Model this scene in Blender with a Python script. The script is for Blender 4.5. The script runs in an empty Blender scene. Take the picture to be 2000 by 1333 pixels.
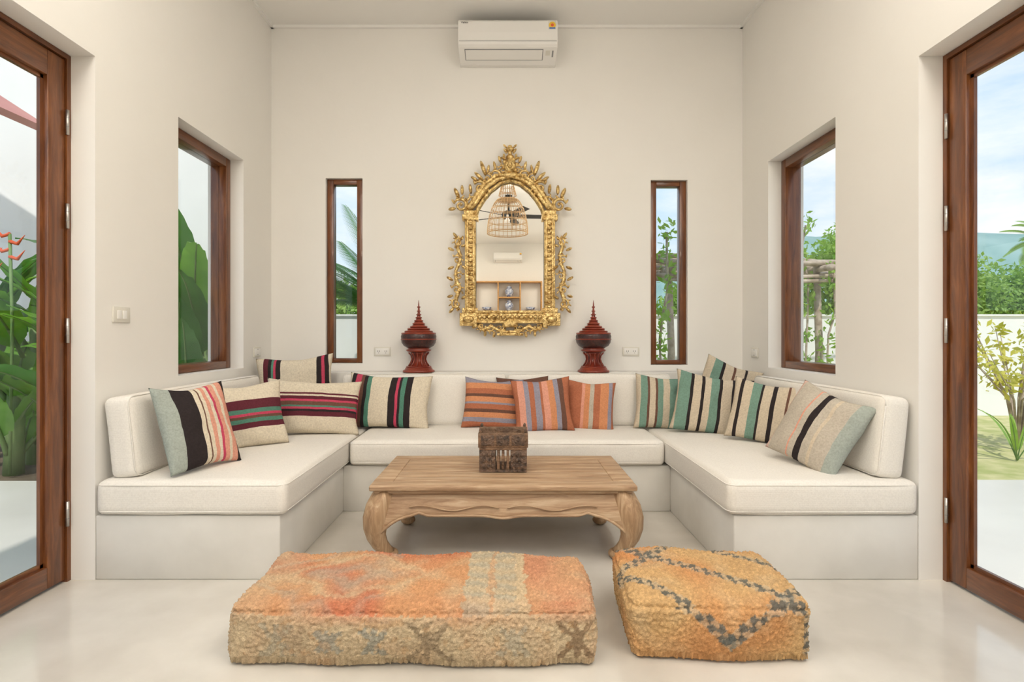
import bpy, bmesh, math, random
import numpy as np
from mathutils import Vector, Matrix, noise, Euler
random.seed(7); rng=np.random.default_rng(7)
S=bpy.context.scene
PI=math.pi
try:
    S.view_settings.view_transform='Standard'
except Exception as ex: print(ex)
# ------------------------------------------------------------------ materials
def nt(name):
    m=bpy.data.materials.new(name); m.use_nodes=True
    n=m.node_tree.nodes; l=m.node_tree.links
    return m,n,l,n['Principled BSDF']
def coords(n,l,scale=(1,1,1),kind='Object'):
    tc=n.new('ShaderNodeTexCoord'); mp=n.new('ShaderNodeMapping')
    mp.inputs['Scale'].default_value=scale
    l.new(tc.outputs[kind],mp.inputs['Vector']); return mp.outputs['Vector']
def bump(n,l,b,h,strength,dist=0.01):
    bp=n.new('ShaderNodeBump'); bp.inputs['Strength'].default_value=strength; bp.inputs['Distance'].default_value=dist
    l.new(h,bp.inputs['Height']); l.new(bp.outputs['Normal'],b.inputs['Normal'])
def c4(c): return (c[0],c[1],c[2],1)
def simple(name,c1,c2=None,rough=.6,scale=5,bs=0,bscale=60,metal=0,stretch=(1,1,1),spec=.5,bd=.01):
    m,n,l,b=nt(name)
    b.inputs['Roughness'].default_value=rough; b.inputs['Metallic'].default_value=metal
    b.inputs['Specular IOR Level'].default_value=spec
    v=coords(n,l,stretch)
    if c2 is None: b.inputs['Base Color'].default_value=c4(c1)
    else:
        t=n.new('ShaderNodeTexNoise'); t.inputs['Scale'].default_value=scale; t.inputs['Detail'].default_value=6
        l.new(v,t.inputs['Vector'])
        r=n.new('ShaderNodeValToRGB'); r.color_ramp.elements[0].position=.33; r.color_ramp.elements[1].position=.67
        r.color_ramp.elements[0].color=c4(c1); r.color_ramp.elements[1].color=c4(c2)
        l.new(t.outputs['Fac'],r.inputs['Fac']); l.new(r.outputs['Color'],b.inputs['Base Color'])
    if bs>0:
        t=n.new('ShaderNodeTexNoise'); t.inputs['Scale'].default_value=bscale; t.inputs['Detail'].default_value=4
        l.new(v,t.inputs['Vector']); bump(n,l,b,t.outputs['Fac'],bs,bd)
    return m
def fabric(name,c1,c2,stripes=None,axis='X',size=1,rough=.95,freq=320,warp=.012):
    m,n,l,b=nt(name); b.inputs['Roughness'].default_value=rough; b.inputs['Specular IOR Level'].default_value=.15
    v=coords(n,l)
    nz=n.new('ShaderNodeTexNoise'); nz.inputs['Scale'].default_value=freq*.35; nz.inputs['Detail'].default_value=3; l.new(v,nz.inputs['Vector'])
    if stripes:
        sx=n.new('ShaderNodeSeparateXYZ'); l.new(v,sx.inputs[0])
        n2=n.new('ShaderNodeTexNoise'); n2.inputs['Scale'].default_value=9; l.new(v,n2.inputs['Vector'])
        ma=n.new('ShaderNodeMath'); ma.operation='MULTIPLY_ADD'; ma.inputs[1].default_value=1/size; ma.inputs[2].default_value=.5-warp/2*1.0
        l.new(sx.outputs[axis],ma.inputs[0])
        mb=n.new('ShaderNodeMath'); mb.operation='MULTIPLY_ADD'; mb.inputs[1].default_value=warp*2
        l.new(n2.outputs['Fac'],mb.inputs[0]); l.new(ma.outputs[0],mb.inputs[2])
        r=n.new('ShaderNodeValToRGB'); cr=r.color_ramp; cr.interpolation='CONSTANT'
        cr.elements[0].position=0; cr.elements[0].color=c4(stripes[0][1])
        cr.elements.remove(cr.elements[1])
        for p,c in stripes[1:]:
            e=cr.elements.new(p); e.color=c4(c)
        l.new(mb.outputs[0],r.inputs['Fac']); base=r.outputs['Color']
    else:
        rg=n.new('ShaderNodeRGB'); rg.outputs[0].default_value=c4(c1); base=rg.outputs[0]
    mx=n.new('ShaderNodeMix'); mx.data_type='RGBA'; mx.blend_type='MULTIPLY'; mx.inputs[0].default_value=.55 if stripes else .25
    r2=n.new('ShaderNodeValToRGB'); r2.color_ramp.elements[0].position=.3; r2.color_ramp.elements[1].position=.65
    r2.color_ramp.elements[0].color=(.66,.64,.62,1); r2.color_ramp.elements[1].color=(1.0,1.0,1.0,1)
    l.new(nz.outputs['Fac'],r2.inputs['Fac']); l.new(base,mx.inputs[6]); l.new(r2.outputs['Color'],mx.inputs[7])
    l.new(mx.outputs[2],b.inputs['Base Color'])
    w=n.new('ShaderNodeTexWave'); w.bands_direction='Z' if axis=='X' else 'X'; w.inputs['Scale'].default_value=freq*.25; w.inputs['Distortion'].default_value=1.5
    l.new(v,w.inputs['Vector'])
    ad=n.new('ShaderNodeMath'); ad.operation='ADD'; l.new(w.outputs['Fac'],ad.inputs[0]); l.new(nz.outputs['Fac'],ad.inputs[1])
    bump(n,l,b,ad.outputs[0],.35 if stripes else .15,.003)
    return m
def wood(name,cd,cm,cl,axis='X',scale=1.0,rough=.5,bs=.25,coat=0):
    m,n,l,b=nt(name); b.inputs['Roughness'].default_value=rough
    st={'X':(1.2,14,14),'Y':(14,1.2,14),'Z':(14,14,1.2)}[axis]
    v=coords(n,l,tuple(s*scale for s in st))
    t=n.new('ShaderNodeTexNoise'); t.inputs['Scale'].default_value=2.2; t.inputs['Detail'].default_value=9; t.inputs['Roughness'].default_value=.68; t.inputs['Distortion'].default_value=.7
    l.new(v,t.inputs['Vector'])
    r=n.new('ShaderNodeValToRGB'); e=r.color_ramp.elements
    e[0].position=.32; e[0].color=c4(cd); e[1].position=.68; e[1].color=c4(cl); k=e.new(.5); k.color=c4(cm)
    l.new(t.outputs['Fac'],r.inputs['Fac']); l.new(r.outputs['Color'],b.inputs['Base Color'])
    bump(n,l,b,t.outputs['Fac'],bs,.006)
    b.inputs['Coat Weight'].default_value=coat
    return m
def vcolmat(name,rough=.97):
    m,n,l,b=nt(name); b.inputs['Roughness'].default_value=rough; b.inputs['Specular IOR Level'].default_value=.1
    a=n.new('ShaderNodeAttribute'); a.attribute_name='Col'; 
    v=coords(n,l); t=n.new('ShaderNodeTexNoise'); t.inputs['Scale'].default_value=260; t.inputs['Detail'].default_value=3; l.new(v,t.inputs['Vector'])
    mx=n.new('ShaderNodeMix'); mx.data_type='RGBA'; mx.blend_type='MULTIPLY'; mx.inputs[0].default_value=.5
    r2=n.new('ShaderNodeValToRGB'); r2.color_ramp.elements[0].position=.3; r2.color_ramp.elements[1].position=.6; r2.color_ramp.elements[0].color=(.6,.55,.5,1)
    l.new(t.outputs['Fac'],r2.inputs['Fac']); l.new(a.outputs['Color'],mx.inputs[6]); l.new(r2.outputs['Color'],mx.inputs[7])
    l.new(mx.outputs[2],b.inputs['Base Color']); bump(n,l,b,t.outputs['Fac'],.6,.005)
    return m
def leafmat(name,c1,c2,rough=.45,scale=6):
    m=simple(name,c1,c2,rough,scale); n=m.node_tree.nodes; l=m.node_tree.links; b=n['Principled BSDF']
    tr=n.new('ShaderNodeBsdfTranslucent'); tr.inputs['Color'].default_value=(c2[0]*1.1,c2[1]*1.3,c2[2]*.6,1)
    mx=n.new('ShaderNodeMixShader'); mx.inputs[0].default_value=.3
    l.new(b.outputs[0],mx.inputs[1]); l.new(tr.outputs[0],mx.inputs[2]); l.new(mx.outputs[0],n['Material Output'].inputs['Surface'])
    return m
def glassmat():
    m,n,l,b=nt('window_glass'); n.remove(b)
    t=n.new('ShaderNodeBsdfTransparent'); t.inputs['Color'].default_value=(.985,.99,.985,1)
    g=n.new('ShaderNodeBsdfGlossy'); g.inputs['Roughness'].default_value=.0
    lw=n.new('ShaderNodeLayerWeight'); lw.inputs['Blend'].default_value=.5
    pw=n.new('ShaderNodeMath'); pw.operation='POWER'; pw.inputs[1].default_value=4.5; l.new(lw.outputs['Facing'],pw.inputs[0])
    ma=n.new('ShaderNodeMath'); ma.operation='MULTIPLY_ADD'; ma.inputs[1].default_value=.5; ma.inputs[2].default_value=.025; l.new(pw.outputs[0],ma.inputs[0])
    mx=n.new('ShaderNodeMixShader'); l.new(ma.outputs[0],mx.inputs[0]); l.new(t.outputs[0],mx.inputs[1]); l.new(g.outputs[0],mx.inputs[2])
    l.new(mx.outputs[0],n['Material Output'].inputs['Surface']); return m

M_wall=simple('plaster_wall',(.835,.808,.758),(.86,.833,.783),.85,1.5,.12,14,spec=.2)
M_ceil=simple('plaster_ceiling',(.87,.85,.81),None,.9)
M_floor=simple('polished_concrete',(.54,.50,.435),(.745,.71,.64),.14,1.7,.03,7,spec=.7)
M_base=simple('bench_concrete',(.67,.645,.59),(.78,.755,.70),.55,3.0,.10,12)
fr=((.07,.020,.006),(.15,.047,.013),(.25,.088,.026))
M_frame=wood('teak_frame',*fr,'Z',1,.32,.1,.3)
M_frameH=wood('teak_frame_h',*fr,'Y',1,.32,.1,.3)
M_frameX=wood('teak_frame_x',*fr,'X',1,.32,.1,.3)
M_table=wood('washed_teak',(.27,.15,.078),(.46,.30,.175),(.62,.46,.30),'X',1.1,.55,.5)
M_tableleg=wood('washed_teak_leg',(.27,.15,.075),(.45,.285,.155),(.62,.45,.285),'Z',1.1,.55,.5)
M_shelf=wood('shelf_wood',(.35,.17,.05),(.48,.25,.08),(.6,.34,.12),'X',1,.5,.1)
M_carve=simple('carved_dark_wood',(.045,.028,.02),(.20,.12,.075),.5,45,.9,110)
M_carve2=simple('carved_brown_wood',(.10,.052,.027),(.27,.155,.085),.5,30,.8,90)
M_linen=fabric('sofa_linen',(.84,.80,.73),None,freq=420)
M_glass=glassmat()
M_metal=simple('hinge_steel',(.5,.48,.45),None,.35,metal=1)
M_white=simple('white_plastic',(.84,.82,.78),None,.35)
M_ivory=simple('ivory_plastic',(.72,.69,.61),None,.4)
M_grey=simple('grey_plastic',(.25,.25,.25),None,.5)
M_black=simple('black_paint',(.012,.012,.012),None,.45)
M_rattan=wood('rattan',(.35,.2,.09),(.5,.32,.15),(.6,.42,.22),'Z',2,.6,.1)
M_lacR=simple('red_lacquer',(.17,.020,.010),(.27,.045,.020),.28,12)
M_lacB=simple('black_lacquer',(.02,.010,.010),(.07,.02,.016),.3,60,.3,80)
M_blue=simple('blue_white_porcelain',(.05,.09,.25),(.75,.78,.82),.2,22)
M_grass=simple('lawn',(.33,.36,.11),(.58,.53,.27),.95,5,.5,40)
M_soil=simple('soil',(.07,.05,.03),(.14,.10,.06),.95,6)
M_terr=simple('terrace_concrete',(.60,.575,.53),(.68,.66,.61),.35,1.2)
M_ext=simple('white_render_wall',(.80,.80,.79),(.84,.84,.83),.85,2)
M_roof=simple('red_roof',(.50,.20,.17),(.55,.24,.20),.7,6)
M_banana=leafmat('banana_leaf',(.09,.25,.035),(.24,.47,.08),.38,4)
M_bananad=leafmat('banana_leaf_dark',(.035,.12,.027),(.08,.24,.05),.35,4)
M_palm=leafmat('palm_leaf',(.05,.17,.05),(.13,.30,.10),.5,5)
M_tree=leafmat('tree_leaf',(.17,.32,.07),(.36,.50,.14),.7,1.2)
M_vine=leafmat('vine_leaf',(.15,.33,.04),(.36,.52,.11),.6,5)
M_shrub=leafmat('shrub_leaf',(.40,.42,.06),(.68,.58,.13),.6,8)
M_stem=simple('green_stem',(.10,.20,.05),(.2,.3,.1),.6,5)
M_bark=simple('driftwood',(.30,.23,.17),(.55,.46,.37),.85,12,.6,30)
M_red=simple('heliconia_red',(.65,.10,.03),None,.5)
M_hill=simple('hazy_hill_forest',(.19,.32,.30),(.28,.41,.39),1,.03)  # distance haze is mixed into the forest green
# gold
M_gold,n,l,b=nt('gilded_wood'); b.inputs['Metallic'].default_value=.75; b.inputs['Roughness'].default_value=.38
v=coords(n,l); t=n.new('ShaderNodeTexNoise'); t.inputs['Scale'].default_value=38; t.inputs['Detail'].default_value=5; l.new(v,t.inputs['Vector'])
r=n.new('ShaderNodeValToRGB'); r.color_ramp.elements[0].position=.32; r.color_ramp.elements[0].color=(.34,.19,.05,1); r.color_ramp.elements[1].position=.60; r.color_ramp.elements[1].color=(.82,.61,.27,1)
l.new(t.outputs['Fac'],r.inputs['Fac']); l.new(r.outputs['Color'],b.inputs['Base Color'])
t2=n.new('ShaderNodeTexVoronoi'); t2.inputs['Scale'].default_value=85; l.new(v,t2.inputs['Vector']); bump(n,l,b,t2.outputs['Distance'],.6,.006)
M_mirror,n,l,b=nt('mirror_glass'); b.inputs['Metallic'].default_value=1; b.inputs['Roughness'].default_value=0; b.inputs['Base Color'].default_value=(.95,.94,.90,1)

# ------------------------------------------------------------------ builder
class MB:
    def __init__(s): s.v=[]; s.f=[]; s.m=[]; s.mi=[]; s.sm=[]
    def add(s,V,F,mat,M=None,smooth=False):
        if mat not in s.m: s.m.append(mat)
        k=s.m.index(mat); o=len(s.v)
        if M is not None: V=[tuple(M@Vector(p)) for p in V]
        s.v.extend([tuple(p) for p in V]); s.f.extend([tuple(i+o for i in f) for f in F])
        s.mi.extend([k]*len(F)); s.sm.extend([smooth]*len(F))
    def box(s,x0,x1,y0,y1,z0,z1,mat,bev=0,M=None,seg=2):
        x0,x1=min(x0,x1),max(x0,x1); y0,y1=min(y0,y1),max(y0,y1); z0,z1=min(z0,z1),max(z0,z1)
        bm=bmesh.new(); bmesh.ops.create_cube(bm,size=1)
        for q in bm.verts: q.co=Vector(((x0+x1)/2+q.co.x*(x1-x0),(y0+y1)/2+q.co.y*(y1-y0),(z0+z1)/2+q.co.z*(z1-z0)))
        if bev>0: bmesh.ops.bevel(bm,geom=bm.edges[:],offset=bev,segments=seg,affect='EDGES',profile=.5)
        bm.verts.index_update()
        s.add([q.co[:] for q in bm.verts],[[q.index for q in f.verts] for f in bm.faces],mat,M,bev>0); bm.free()
    def lathe(s,prof,c,mat,seg=32,M=None,smooth=True):
        V=[];F=[];n=len(prof)
        for i in range(seg):
            a=2*PI*i/seg
            for r,z in prof: V.append((c[0]+r*math.cos(a),c[1]+r*math.sin(a),c[2]+z))
        for i in range(seg):
            j=(i+1)%seg
            for k in range(n-1): F.append((i*n+k,j*n+k,j*n+k+1,i*n+k+1))
        s.add(V,F,mat,M,smooth)
    def tube(s,P,R,mat,seg=8,M=None,smooth=True,sq=False,flat=1.0,up=None):
        P=[Vector(p) for p in P]; n=len(P)
        if not hasattr(R,'__len__'): R=[R]*n
        T=[(P[min(i+1,n-1)]-P[max(i-1,0)]).normalized() for i in range(n)]
        u=Vector(up) if up else (Vector((0,0,1)) if abs(T[0].z)<.9 else Vector((1,0,0)))
        V=[];F=[]; nn=(u-T[0]*u.dot(T[0])).normalized()
        for i in range(n):
            nn=(nn-T[i]*nn.dot(T[i]))
            nn=nn.normalized() if nn.length>1e-6 else Vector((1,0,0)); bb=T[i].cross(nn)
            for k in range(seg):
                a=2*PI*(k+(.5 if sq else 0))/seg; q=1.0
                ca,sa=math.cos(a),math.sin(a)
                if sq=='soft':
                    q=1/((abs(ca)**4+abs(sa)**4)**.25)
                V.append(P[i]+(nn*ca*flat+bb*sa)*R[i]*q)
        for i in range(n-1):
            for k in range(seg):
                j=(k+1)%seg; F.append((i*seg+k,i*seg+j,(i+1)*seg+j,(i+1)*seg+k))
        F.append(tuple(range(seg))[::-1]); F.append(tuple((n-1)*seg+k for k in range(seg)))
        s.add([tuple(p) for p in V],F,mat,M,smooth)
    def ell(s,c,r,mat,M=None,nu=10,nv=7):
        V=[];F=[]
        for i in range(nv+1):
            t=PI*i/nv
            for j in range(nu):
                a=2*PI*j/nu; V.append((r[0]*math.sin(t)*math.cos(a),r[1]*math.sin(t)*math.sin(a),r[2]*math.cos(t)))
        for i in range(nv):
            for j in range(nu): k=(j+1)%nu; F.append((i*nu+j,(i+1)*nu+j,(i+1)*nu+k,i*nu+k))
        MM=Matrix.Translation(Vector(c))
        if M is not None: MM=MM@M
        s.add(V,F,mat,MM,True)
    def rbox(s,cx,cy,cz,hx,hy,hz,r,mat,sp=.03,puff=(0,0,0),nz=.003,M=None,fn=None,seedo=0):
        nx,ny,nzn=[max(4,int(2*h/sp)) for h in (hx,hy,hz)]
        def ax(h,n):
            a=np.linspace(-1,1,n+1); return h*a
        AX,AY,AZ=ax(hx,nx),ax(hy,ny),ax(hz,nzn); key={};V=[];F=[]
        def vid(i,j,k):
            q=(i,j,k)
            if q in key: return key[q]
            p=Vector((AX[i],AY[j],AZ[k]))
            inn=Vector((max(-hx+r,min(hx-r,p.x)),max(-hy+r,min(hy-r,p.y)),max(-hz+r,min(hz-r,p.z))))
            d=p-inn
            if d.length>1e-9: d.normalize(); p=inn+d*r
            a,b_,c=p.x/hx,p.y/hy,p.z/hz
            p=Vector((p.x+puff[0]*a*(1-b_*b_)*(1-c*c),p.y+puff[1]*b_*(1-a*a)*(1-c*c),p.z+puff[2]*c*(1-a*a)*(1-b_*b_)))
            if nz>0:
                w=noise.noise_vector(p*4+Vector((seedo,seedo*2,cx))); p+=w*nz
            if fn: p=fn(p,d)
            key[q]=len(V); V.append((p.x+cx,p.y+cy,p.z+cz)); return key[q]
        for i in range(nx):
            for j in range(ny):
                F.append((vid(i,j,0),vid(i,j+1,0),vid(i+1,j+1,0),vid(i+1,j,0)))
                F.append((vid(i,j,nzn),vid(i+1,j,nzn),vid(i+1,j+1,nzn),vid(i,j+1,nzn)))
        for i in range(nx):
            for k in range(nzn):
                F.append((vid(i,0,k),vid(i+1,0,k),vid(i+1,0,k+1),vid(i,0,k+1)))
                F.append((vid(i,ny,k),vid(i,ny,k+1),vid(i+1,ny,k+1),vid(i+1,ny,k)))
        for j in range(ny):
            for k in range(nzn):
                F.append((vid(0,j,k),vid(0,j,k+1),vid(0,j+1,k+1),vid(0,j+1,k)))
                F.append((vid(nx,j,k),vid(nx,j+1,k),vid(nx,j+1,k+1),vid(nx,j,k+1)))
        s.add(V,F,mat,M,True)
    def obj(s,name,parent=None):
        me=bpy.data.meshes.new(name); me.from_pydata(s.v,[],s.f)
        for m in s.m: me.materials.append(m)
        me.polygons.foreach_set('material_index',s.mi); me.polygons.foreach_set('use_smooth',s.sm); me.update()
        o=bpy.data.objects.new(name,me); S.collection.objects.link(o)
        if parent: o.parent=parent
        return o

# ------------------------------------------------------------------ room shell
WX=1.85; WT=2.10; YB=4.283; CH=3.53; YR=-6.0
b=MB()
def wx(x0,x1,z0,z1): b.box(x0,x1,YB,YB+.25,z0,z1,M_wall)
wx(-2.1,-1.423,0,3.6); wx(-1.423,-1.134,0,.879); wx(-1.423,-1.134,2.334,3.6)
wx(-1.134,1.130,0,3.6); wx(1.130,1.419,0,.866); wx(1.130,1.419,2.32,3.6); wx(1.419,2.1,0,3.6)
b.obj('wall_back')
def sidewall(sg,name,f1):
    global b; b=MB()
    def w(y0,y1,z0,z1): b.box(sg*WX,sg*WT,y0,y1,z0,z1,M_wall)
    w(2.45,3.07,0,3.6); w(3.07,f1,0,.87); w(3.07,f1,2.33,3.6); w(f1,YB,0,3.6)
    w(.6,2.45,2.354,3.6); w(-.8,.6,0,3.6); w(-4.4,-.8,2.354,3.6); w(YR-.2,-4.4,0,3.6)
    b.obj(name)
sidewall(-1,'wall_left',3.83); sidewall(1,'wall_right',3.86)
b=MB(); b.box(-2.1,2.1,YR-.25,YR,0,3.6,M_wall); b.obj('wall_rear')
b=MB(); b.box(-2.1,2.1,YR-.25,YB+.25,-.12,0,M_floor); b.obj('floor')
b=MB(); b.box(-2.35,2.35,YR-.4,YB+.5,CH,CH+.18,M_ceil); b.obj('ceiling')
b=MB(); b.box(-WX,WX,YB-.02,YB,CH-.022,CH,M_ceil); b.box(-WX,-WX+.02,-6,YB,CH-.022,CH,M_ceil); b.box(WX-.02,WX,-6,YB,CH-.022,CH,M_ceil); b.obj('trim_1')

# windows
def backwin(x0,x1,z0,z1,name):
    b=MB(); y0,y1=YB+.03,YB+.10; t=.05
    b.box(x0,x0+t,y0,y1,z0,z1,M_frame,.003); b.box(x1-t,x1,y0,y1,z0,z1,M_frame,.003)
    b.box(x0+t,x1-t,y0,y1,z0,z0+.035,M_frameX,.003); b.box(x0+t,x1-t,y0,y1,z1-t*.8,z1,M_frameX,.003)
    b.box(x0+t,x1-t,y0+.04,y0+.044,z0+.035,z1-t*.8,M_glass); b.obj(name)
backwin(-1.421,-1.136,.881,2.332,'window_1'); backwin(1.132,1.417,.868,2.318,'window_2')
def sidewin(sg,y0,y1,name):
    b=MB(); a,c=sg*1.94,sg*2.05; z0,z1=.872,2.328; t=.06
    b.box(a,c,y1-t,y1-.002,z0,z1,M_frame,.003); b.box(a,c,y0+.002,y0+t,z0,z1,M_frame,.003)
    b.box(a,c,y0+t,y1-t,z0,z0+.05,M_frameH,.003); b.box(a,c,y0+t,y1-t,z1-.06,z1,M_frameH,.003)
    b.box(sg*1.99,sg*1.994,y0+t,y1-t,z0+.05,z1-.06,M_glass); b.obj(name)
sidewin(-1,3.07,3.83,'window_3'); sidewin(1,3.07,3.86,'window_4')
def door(sg,name,y0,y1,hinges,nleaf=2):
    b=MB(); a,c=sg*1.958,sg*2.04
    b.box(a,c,y1-.022,y1-.001,0,2.352,M_frame); b.box(a,c,y0+.001,y0+.022,0,2.352,M_frame)
    b.box(a,c,y0+.022,y1-.022,2.33,2.352,M_frameH)
    ya,yb=y0+.024,y1-.024; w=(yb-ya)/nleaf; a2,c2=sg*1.965,sg*2.015
    for i in range(nleaf):
        p,q=ya+i*w+.002,ya+(i+1)*w-.002; st=.09
        b.box(a2,c2,p,p+st,.012,2.325,M_frame,.004); b.box(a2,c2,q-st,q,.012,2.325,M_frame,.004)
        b.box(a2,c2,p+st,q-st,.012,.105,M_frameH,.004); b.box(a2,c2,p+st,q-st,2.215,2.325,M_frameH,.004)
        e,g=sg*1.985,sg*2.0; k=.016
        b.box(e,g,p+st,p+st+k,.105,2.215,M_frame); b.box(e,g,q-st-k,q-st,.105,2.215,M_frame)
        b.box(e,g,p+st,q-st,.105,.105+k,M_frameH); b.box(e,g,p+st,q-st,2.215-k,2.215,M_frameH)
        b.box(sg*1.990,sg*1.994,p+st,q-st,.105,2.215,M_glass)
    for z in hinges:
        b.lathe([(0,-.055),(.007,-.055),(.007,.055),(0,.055)],(sg*1.955,y1-.024,z),M_metal,10)
        for dz in (-.02,.02): b.lathe([(.0078,dz-.001),(.0078,dz+.001)],(sg*1.955,y1-.024,z),M_grey,10)
    b.obj(name)
door(-1,'door_1',.6,2.45,(2.047,1.63,1.12,.304)); door(1,'door_2',.6,2.45,(2.03,1.62,1.12,.32))
door(-1,'door_3',-4.4,-.8,(),4); door(1,'door_4',-4.4,-.8,(),4)

# ------------------------------------------------------------------ sofa
sofa=bpy.data.objects.new('built_in_sofa',None); S.collection.objects.link(sofa)
b=MB()
b.box(-1.849,-1.02,2.45,YB-.001,0,.288,M_base,.006); b.box(1.02,1.849,2.45,YB-.001,0,.288,M_base,.006)
b.box(-1.02,1.02,3.40,YB-.001,0,.285,M_base,.004)
b.box(-1.849,1.849,4.105,YB-.001,.285,.820,M_base,.006)
b.obj('masonry_base',sofa)
def piping(b,cx,cy,cz,hx,hy,z,r,mat,M=None):
    P=[]
    for (sx,sy,a0) in ((1,1,0),(-1,1,90),(-1,-1,180),(1,-1,270)):
        for k in range(6):
            a=math.radians(a0+k*18); P.append((cx+sx*(hx-r)+r*math.cos(a)*1,cy+sy*(hy-r)+r*math.sin(a),cz+z))
    P.append(P[0]); b.tube(P,.003,mat,6,M)
def seat(name,x0,x1,y0,y1,z0,z1,seed):
    b=MB(); cx,cy,cz=(x0+x1)/2,(y0+y1)/2,(z0+z1)/2; hx,hy,hz=(x1-x0)/2,(y1-y0)/2,(z1-z0)/2
    b.rbox(cx,cy,cz,hx,hy,hz,.034,M_linen,.02,(.0,.0,.012),.004,seedo=seed)
    for z in (hz-.02,-hz+.02): piping(b,cx,cy,cz,hx-.003,hy-.003,z,.04,M_linen)
    b.obj(name,sofa)
seat('seat_left',-1.842,-.985,2.43,4.09,.29,.448,1); seat('seat_right',.985,1.842,2.43,4.09,.29,.448,2)
seat('seat_middle',-.98,.98,3.37,4.09,.287,.446,3)
def back(name,cx,cy,cz,L,H,T,yaw,tilt,seed):
    b=MB(); M=Matrix.Translation((cx,cy,cz))@Matrix.Rotation(yaw,4,'Z')@Matrix.Rotation(tilt,4,'X')
    b.rbox(0,0,0,L/2,T/2,H/2,.034,M_linen,.02,(0,0.008,.004),.003,M=M,seedo=seed)
    P=[]
    for (sx,sz,a0) in ((1,1,0),(-1,1,90),(-1,-1,180),(1,-1,270)):
        for k in range(6):
            a=math.radians(a0+k*18); P.append((sx*(L/2-.045)+.04*math.cos(a),-T/2+.012,sz*(H/2-.045)+.04*math.sin(a)))
    P.append(P[0]); b.tube(P,.003,M_linen,6,M)
    b.obj(name,sofa)
back('back_cushion_1',-.60,4.008,.628,1.19,.37,.14,0,-.12,4)
back('back_cushion_2',.60,4.008,.628,1.19,.37,.14,0,-.12,5)
back('back_cushion_3',-1.756,3.13,.632,1.32,.375,.13,PI/2,-.11,6)
back('back_cushion_4',1.756,3.13,.632,1.32,.375,.13,-PI/2,-.11,7)

# ------------------------------------------------------------------ pillows
CR=(.76,.67,.52);BK=(.035,.027,.027);MA=(.13,.028,.040);PK=(.58,.07,.13);TE=(.10,.25,.18);SG=(.40,.44,.39);RU=(.48,.17,.09)
SA=(.76,.36,.26);BG=(.33,.31,.37);BR=(.17,.085,.06);OR=(.68,.29,.14);BE=(.66,.56,.42);TG=(.20,.33,.26);GB=(.55,.49,.40)
def pillow(loc,w,h,t,yaw,tilt,roll,stripes,axis='X',seed=0):
    n=26; V=[];F=[]
    for side in (-1,1):
        for i in range(n+1):
            for j in range(n+1):
                u=-1+2*i/n; v=-1+2*j/n; u=math.sin(u*PI/2)*.5+u*.5; v=math.sin(v*PI/2)*.5+v*.5
                x=w/2*u*(1-.08*(1-v*v)); z=h/2*v*(1-.08*(1-u*u))
                e=max(0,(1-u*u)*(1-v*v)); y=side*t/2*(e**.42)
                nn=noise.noise(Vector((x*9+seed*3.1,side*2,z*9)))*.014*min(1,e*4)
                nn+=noise.noise(Vector((x*25+seed,side*5,z*25)))*.005*min(1,e*4)
                rp=.008*noise.noise(Vector((x*7+seed*5,9,z*7)))
                V.append((x+rp,y+nn,z-.012*math.exp(-((u)**2)*3)*(v>0)*v+rp))
    N=(n+1)**2
    for i in range(n):
        for j in range(n):
            a=i*(n+1)+j; F.append((a,a+n+1,a+n+2,a+1)); F.append((N+a,N+a+1,N+a+n+2,N+a+n+1))
    bm=bmesh.new(); vs=[bm.verts.new(p) for p in V]
    for f in F: bm.faces.new([vs[i] for i in f])
    bmesh.ops.remove_doubles(bm,verts=bm.verts[:],dist=.0006)
    me=bpy.data.meshes.new('throw_pillow'); bm.to_mesh(me); bm.free()
    for p in me.polygons: p.use_smooth=True
    me.materials.append(fabric('kilim_%d'%seed,CR,None,stripes,axis,w if axis=='X' else h))
    o=bpy.data.objects.new('throw_pillow',me); S.collection.objects.link(o)
    o.matrix_world=Matrix.Translation(loc)@Matrix.Rotation(math.radians(yaw),4,'Z')@Matrix.Rotation(-math.radians(tilt),4,'X')@Matrix.Rotation(math.radians(roll),4,'Y')
    return o
pillow((-1.515,2.67,.655),.38,.43,.13,66,21,0,[(0,SG),(.20,BK),(.45,CR),(.51,BR),(.53,CR),(.58,SA),(.64,CR),(.69,PK),(.73,SA),(.80,CR),(.84,SA),(.93,BK)],'X',1)
pillow((-1.50,3.17,.635),.40,.39,.15,34,18,-4,[(0,CR),(.28,MA),(.36,TE),(.42,BR),(.46,PK),(.50,TE),(.56,MA),(.66,MA),(.70,CR)],'Z',2)
pillow((-1.27,3.58,.628),.60,.37,.16,18,20,4,[(0,CR),(.30,MA),(.38,BK),(.42,PK),(.46,TE),(.49,BR),(.56,PK),(.60,MA),(.66,CR),(.69,MA),(.72,CR)],'Z',3)
pillow((-1.52,3.93,.70),.54,.50,.15,6,6,-4,[(0,CR),(.12,MA),(.18,BK),(.22,TE),(.25,PK),(.28,BK),(.34,CR),(.80,BK),(.86,PK),(.90,BK),(.95,CR)],'X',4)
pillow((-.83,3.84,.635),.60,.39,.15,-2,16,2,[(0,CR),(.05,BK),(.10,PK),(.17,BR),(.21,BK),(.25,TE),(.30,CR),(.52,BK),(.60,PK),(.63,BK),(.66,TE),(.71,BK),(.78,CR)],'X',5)
pillow((-.10,3.84,.62),.42,.36,.14,0,16,3,[(0,RU),(.12,BG),(.20,OR),(.30,BR),(.36,RU),(.46,BG),(.50,OR),(.60,BR),(.66,RU),(.76,OR),(.88,BG)],'Z',6)
pillow((.12,3.90,.628),.38,.36,.08,2,14,-2,[(0,RU),(.3,BR),(.36,OR),(.5,RU),(.7,BR)],'Z',7)
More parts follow.
